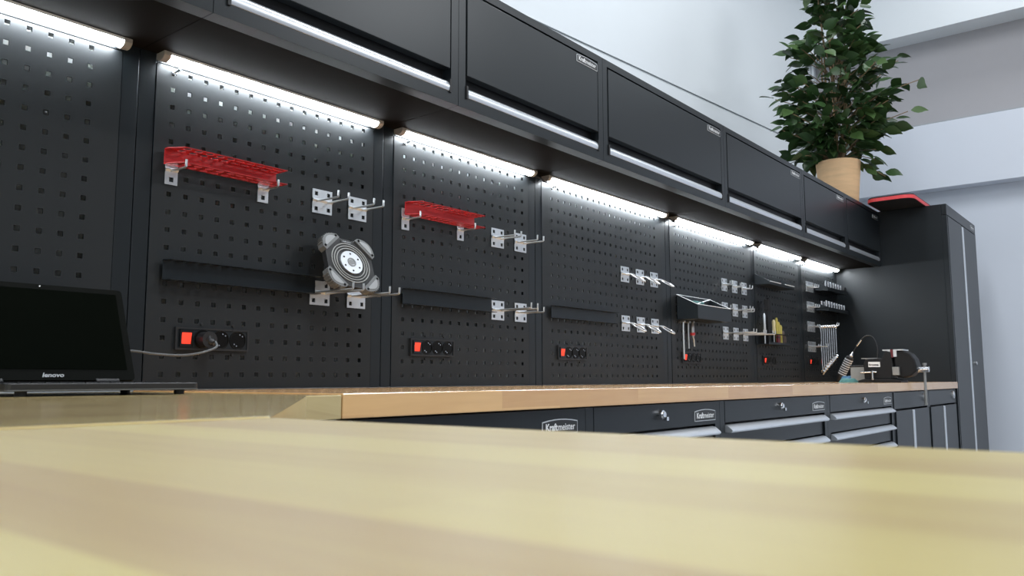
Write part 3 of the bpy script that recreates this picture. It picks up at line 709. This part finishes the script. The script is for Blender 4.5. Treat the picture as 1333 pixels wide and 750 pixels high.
# ---------------------------------------------------------------- seventh pegboard: socket rails, wrench set
ORD = ['first', 'second', 'third', 'fourth', 'fifth', 'sixth', 'seventh', 'eighth', 'ninth']
for row, z, n, lab in (('upper', .525, 7, 'upper'), ('lower', .405, 8, 'lower')):
    t = thing('socket_rail', '%s black rail holding silver sockets beside the tall cabinet' % row, 'tool rail', (4.24, -.04, z), 'rails holding sockets')
    part('back_plate', MB().box(4.055, 4.43, -.004, -.001, z-.015, z+.03), 'black', t)
    part('shelf', MB().box(4.055, 4.43, -.075, -.004, z-.004, z), 'black', t)
    part('front_lip', MB().box(4.055, 4.43, -.077, -.075, z-.02, z+.002), 'black', t)
    for x in (4.055, 4.427): part('end_wall', MB().prism([(-.004, z-.015), (-.077, z-.02), (-.077, z+.002), (-.004, z+.03)], lambda q, zz, w: (w, q, zz), x, x+.003), 'black', t)
    if row == 'upper': part('end_box', MB().box(4.39, 4.426, -.070, -.01, z, z+.028), 'satin', t)
    for rr, y in ((0, -.056), (1, -.025)):
        if row == 'upper' and rr: continue
        for k in range(n):
            x = 4.070+k*(.047 if row == 'upper' else .0475)+.012*rr; r = .0085+.0003*k; h = .042-.001*k
            s = thing('socket', 'small silver socket standing on the %s rail%s' % (row, '' if row == 'upper' else (', front row' if rr == 0 else ', back row')), 'socket', (x, y, z), '%s sockets%s' % (row, '' if row == 'upper' else (' in the front row' if rr == 0 else ' in the back row')))
            part('shell', MB().lathe((x, y, z), [(r*.9, 0), (r*.9, h*.4), (r, h*.5), (r, h), (r*.7, h), (r*.65, h*.8)], 12), 'chrome', s, smooth=True)
            s['label'] = '%s silver socket from the left on the %s rail%s' % (ORD[k], row, '' if row == 'upper' else (', front row' if rr == 0 else ', back row'))
def wrench(y, L, k):
    """flat combination wrench hanging from the hook arm, its ring at the bottom"""
    zt = .289; x = 3.905
    w = L/.27
    t = thing('combination_wrench', ['longest wrench of the hanging set, nearest the pegboard', 'second longest wrench of the hanging set', 'third longest wrench of the hanging set', 'fourth longest wrench of the hanging set', 'fourth shortest wrench of the hanging set', 'third shortest wrench of the hanging set', 'second shortest wrench of the hanging set', 'shortest wrench of the hanging set, at the hook tip'][k], 'wrench', (x, y, zt-L), 'set of hanging wrenches')
    mt = Matrix.Translation((x, y, zt)) @ Matrix.Rotation(math.radians(48), 4, 'Z')
    hd = disc(.0060, .0105*max(w, .8), -.0035, .0035, 20); part('ring_head', hd.xform(Matrix.Translation((0, 0, -.005))).xform(mt), 'chrome', t, smooth=True)
    part('shank', MB().prism([(-.0027, -.015), (.0027, -.015), (.0030*w, -L+.016), (-.0030*w, -L+.016)], f_xz, -.002, .002).xform(mt), 'chrome', t, bevel=.0008)
    e = disc(.0095*w, .0175*w, -.004, .004, 20); part('box_end', e.xform(Matrix.Translation((0, 0, -L))).xform(mt), 'chrome', t, smooth=True)
    return t
for k in range(8): wrench(-.072-.0118*k, .262-.0125*k, k)

# ---------------------------------------------------------------- vise at the far front of the worktop
vz = thing('bench_vise', 'black bench vise with a white label and a hanging rod handle at the worktop edge', 'vise', (3.5, -.52, ZT+.001))
f_yz = lambda a, b, w: (w, a, b)
xa, xb = 3.44, 3.56
zb = ZT+.001
part('base', MB().prism([(-.40, zb), (-.60, zb), (-.60, zb+.010), (-.56, zb+.018), (-.43, zb+.018), (-.40, zb+.010)], f_yz, xa-.01, xb+.01), 'castiron', vz, bevel=.002)
body = part('body', MB().prism([(-.428, zb+.018), (-.555, zb+.018), (-.565, .045), (-.555, .118), (-.530, .124), (-.515, .088), (-.436, .084), (-.426, .06)], f_yz, xa, xb), 'castiron', vz, bevel=.004)
part('label_plate', MB().box(xa-.0015, xa, -.505, -.450, .0445, .070), 'white', body, 'white label with black writing')
lt2 = text_geo('Sroma.', .016, .0006); part('lettering', MB().add([(xa-.0018, -.4525-v[0]*.049/max(lt2[2], 1e-6), .051+v[1]*.9) for v in lt2[0]], lt2[1]), 'gloss', body)
jw = MB().box(xa+.005, xb-.005, -.553, -.538, .094, .124).box(xa+.005, xb-.005, -.530-.0, -.518, .124, .130).box(xa+.005, xb-.005, -.553, -.530, .124, .130)
part('jaw', jw, 'silver', vz, 'bright fixed jaw plate')
part('jaw', MB().box(xa+.005, xb-.005, -.582, -.567, .094, .124).box(xa+.005, xb-.005, -.612, -.567, .124, .130), 'silver', vz, 'bright moving jaw plate')
part('jaw_pad', MB().box(xa+.004, xb-.004, -.567, -.553, .090, .1295), 'maroon', vz, 'dark red block between the jaws')
arm = [(-.568, .123), (-.614, .123), (-.642, .108), (-.660, .082), (-.668, .050), (-.668, .025), (-.640, .0), (-.60, -.010), (-.568, .0)]
part('moving_jaw_arm', MB().prism(arm, f_yz, xa+.012, xb-.012), 'castiron', vz, bevel=.006)
part('slide_block', MB().box(xa-.008, xa+.012, -.592, -.562, .004, .044), 'greysteel', vz, 'grey steel block', bevel=.001)
part('spindle_head', MB().cyl(((xa+xb)/2, -.655, .032), ((xa+xb)/2, -.712, .032), .014, 16), 'chrome', vz, smooth=True)
rod = MB().cyl((3.5, -.693, .053), (3.5, -.690, -.130), .0065, 10).cyl((3.5, -.693, .052), (3.5, -.693, .062), .010, 10).cyl((3.5, -.69, -.13), (3.5, -.69, -.14), .009, 10)
part('handle_rod', rod, 'greysteel', vz, 'long steel handle rod', smooth=True)
tb = MB().cyl((xa-.02, -.418, .018), (xa-.02, -.492, .020), .004, 10).cyl((xa-.02, -.472, -.012), (xa-.02, -.472, .026), .0065, 10).cyl((xa-.02, -.472, .020), (xa+.01, -.472, .020), .005, 8).cyl((xa-.02, -.472, -.014), (xa+.005, -.472, -.014), .006, 8)
part('swivel_lock', tb, 'chrome', vz, 'small chrome lock lever', smooth=True)
part('top_plate', MB().box(xa+.01, xb-.02, -.49, -.415, .086, .090), 'greysteel', vz)

gb = thing('grey_box', 'flat grey box standing left of the vise', 'box', (3.61, -.36, ZT+.001))
part('body', MB().box(3.57, 3.65, -.394, -.324, ZT+.001, .047), 'greysteel', gb, bevel=.003)
part('lid', MB().box(3.568, 3.652, -.396, -.322, .047, .056), 'satin', gb, bevel=.002)

def heap(name, label, cx, cy_, rx, ry, h, mat, cat='cloth'):
    rng = random.Random(name); n, m_ = 26, 7; vs_ = []; ph = [rng.uniform(0, 6) for _ in range(4)]
    for i in range(m_+1):
        q = i/m_
        for k in range(n):
            a = 2*PI*k/n; wob = 1+.10*math.sin(3*a+ph[0])+.06*math.sin(7*a+ph[1])
            z = h*(1-q**5)*(1+.25*math.sin(2*a+ph[2]+5*q)*q)
            vs_.append((cx+rx*q*wob*math.cos(a), cy_+ry*q*wob*math.sin(a), ZT+.0012+max(0, z)))
    fs = [(i*n+k, i*n+(k+1) % n, (i+1)*n+(k+1) % n, (i+1)*n+k) for i in range(m_) for k in range(n)] + [tuple(range(m_*n, (m_+1)*n))[::-1]]
    o = solo(name, MB().add(vs_, fs), mat, label, cat, smooth=True); return o
heap('cleaning_cloth', 'crumpled teal cloth lying left of the vise, below the grey box', 3.44, -.352, .05, .046, .020, 'teal')
heap('folded_rag', 'crumpled blue cloth under the ribbed grease gun', 3.70, -.268, .045, .040, .032, 'bluecloth')

# grease gun with ribbed grip and curved hose
gg = thing('grease_gun', 'black grease gun with a silver-ringed grip and thin curved hose behind the vise', 'tool', (3.9, -.2, ZT+.001))
p0, p1 = Vector((3.9, -.160, ZT+.008)), Vector((3.9, -.228, .105))
ax = (p1-p0).normalized()
part('barrel', MB().tube([p0, p0+ax*.02, p1, p1+ax*.006], [.012, .020, .020, .012], 16), 'satin', gg, smooth=True)
for k in range(8):
    q = p0.lerp(p1, .28+.085*k); part('grip_ring', MB().cyl(q, q+ax*.0055, .0232, 16), 'silver', gg, smooth=True)
part('coupler', MB().tube([p1+ax*.004, p1+ax*.012, p1+ax*.022, p1+ax*.036], [.010, .012, .006, .004], 12), 'chrome', gg, smooth=True)
hp_ = bez([p1+ax*.034, (3.9, -.263, .162), (3.9, -.280, .186), (3.9, -.302, .212), (3.9, -.330, .225), (3.9, -.358, .208), (3.9, -.374, .160), (3.9, -.372, .098), (3.9, -.365, .02), (3.9, -.36, ZT+.004)])
part('hose', MB().tube(hp_, .0032, 8), 'rubber', gg, smooth=True)
part('nozzle', MB().tube([(3.9, -.266, .168), (3.9, -.278, .184), (3.9, -.292, .201)], [.0045, .0055, .0045], 10), 'chrome', gg, smooth=True)

# ---------------------------------------------------------------- potted ficus on the wall cabinets
pc = Vector((4.135, -.142, CT+.0005))
pt = thing('potted_ficus', 'leafy green ficus in a pale wooden pot on top of the wall cabinets', 'plant', tuple(pc))
part('pot', MB().lathe(pc, [(.100, 0), (.106, .01), (.127, .258), (.127, .266), (.117, .266), (.112, .225)], 40), 'pot', pt, 'pale wood-grained round pot', smooth=True)
part('soil', MB().cyl(pc+Vector((0, 0, .215)), pc+Vector((0, 0, .232)), .113, 24), 'soil', pt)
rng = random.Random(11); ztop = pc.z+.23
tips = []
for k, (dx, dy, hh) in enumerate(((0, 0, 1.25), (.04, -.03, 1.05), (-.05, .02, 1.1), (.03, .05, .95), (-.02, -.05, .85))):
    pts = [pc+Vector((dx*.5, dy*.5, .225))]
    for q in range(1, 9): pts.append(pc+Vector((dx*(.5+q*.22)+rng.uniform(-.012, .012), dy*(.5+q*.22)+rng.uniform(-.012, .012), .225+hh*q/8)))
    part('stem', MB().tube(bez(pts, 3), [.011*(1-.7*i/24) for i in range(25)], 8), 'bark', pt, smooth=True); tips.append(pts)
part('support_cane', MB().cyl(pc+Vector((.012, .01, .225)), pc+Vector((.0, .02, 1.62)), .006, 8), 'pot', pt, 'pale support cane', smooth=True)
def leaf_mesh(name, mat):
    n = 5; vs_ = []; fs = []
    ws = [.02, .24, .31, .26, .13, .0]
    for i in range(n+1):
        u = i/n; z = -.12*u*u
        for s_ in (-1, 0, 1): vs_.append((u, s_*ws[i], z + (.055 if s_ else 0)*(1 if i not in (0, n) else 0)))
    for i in range(n):
        for s_ in (0, 1): fs.append((i*3+s_, i*3+s_+1, (i+1)*3+s_+1, (i+1)*3+s_))
    mb = MB().add(vs_, fs); return mb
LM = [leaf_mesh('leaf', 'leaf').mesh('leaf', 'leaf', smooth=True), leaf_mesh('leaf', 'leaf2').mesh('leaf', 'leaf2', smooth=True)]
prof_r = [(-.14, .0), (-.02, .21), (.08, .27), (.25, .31), (.45, .345), (.62, .335), (.72, .26), (.85, .18), (1.0, .13), (1.2, .11), (1.4, .06)]
def rad(h):
    for (a, b), (c, d) in zip(prof_r, prof_r[1:]):
        if a <= h <= c: return b+(d-b)*(h-a)/(c-a)
    return .05
twig = MB(); extra = MB(); leaves = []
def put_leaf(p, dirv, size, mi):
    d = Vector(dirv).normalized(); side = d.cross(Vector((0, 0, 1)))
    if side.length < .1: side = Vector((1, 0, 0))
    side.normalize(); nrm = side.cross(d)
    roll = rng.uniform(-1.1, 1.1); s2 = side*math.cos(roll)+nrm*math.sin(roll); n2 = s2.cross(d)
    m4 = Matrix((d*size, s2*size, n2*size)).transposed().to_4x4(); m4.translation = p
    leaves.append((p, m4, mi))
spec = [(Vector((.30, -.30, .66)), 4), (Vector((.26, -.42, .50)), 3), (Vector((.20, -.36, .30)), 4), (Vector((-.26, .10, .66)), 4), (Vector((-.22, .25, .20)), 4), (Vector((.10, -.24, -.10)), 6), (Vector((.05, -.20, .0)), 4), (Vector((-.22, .12, .02)), 6)]
branches = []
for b in range(185):
    h = rng.uniform(.02, 1.32) if b % 4 else rng.uniform(.1, .7)
    a = rng.uniform(0, 2*PI); R = rad(h)*rng.uniform(.55, 1.05)
    branches.append((Vector((R*math.cos(a), R*math.sin(a), h)), rng.randint(5, 7)))
branches += spec
for tip, nl in branches:
    st = Vector((tip.x*.12, tip.y*.12, max(.02, tip.z-.10-.2*math.hypot(tip.x, tip.y))))
    base_ = pc+Vector((0, 0, .265))
    pts = [base_+st, base_+st.lerp(tip, .5)+Vector((0, 0, .02)), base_+tip]
    if pts[-1].y > wy(pts[-1].x)-.08: continue
    twig.tube(bez(pts, 3), .0028, 5)
    dd = (pts[2]-pts[1]).normalized()
    for k in range(nl):
        u = 1-.72*k/nl; p = pts[0].lerp(pts[2], u)+Vector((rng.uniform(-.02, .02), rng.uniform(-.02, .02), rng.uniform(-.01, .03)))
        out = Vector((tip.x, tip.y, 0)); out = out.normalized() if out.length > .01 else Vector((1, 0, 0))
        dv_ = dd*.5+out*.4+Vector((rng.uniform(-.8, .8), rng.uniform(-.8, .8), rng.uniform(-.75, .25)))
        put_leaf(p, dv_, rng.uniform(.080, .118), 1 if rng.random() < .28 else 0)
part('twigs', twig, 'bark', pt, stuff=True)
camv = Vector((-.875, -1.633, -.011))
leaves.sort(key=lambda q: (q[0]-camv).length)
off = Vector(pt['o'])
for p, m4, mi in leaves[:300]:
    o = bpy.data.objects.new('leaf', LM[mi]); C.objects.link(o); o.parent = pt
    m5 = m4.copy(); m5.translation = p-off; o.matrix_local = m5
for p, m4, mi in leaves[300:]:
    src = LM[mi]; extra.add([m4 @ v.co for v in src.vertices], [tuple(f.vertices) for f in src.polygons], mi)
part('foliage', extra, ['leaf', 'leaf2'], pt, smooth=True, stuff=True)
for o in bpy.data.objects:
    if 'o' in o: del o['o']
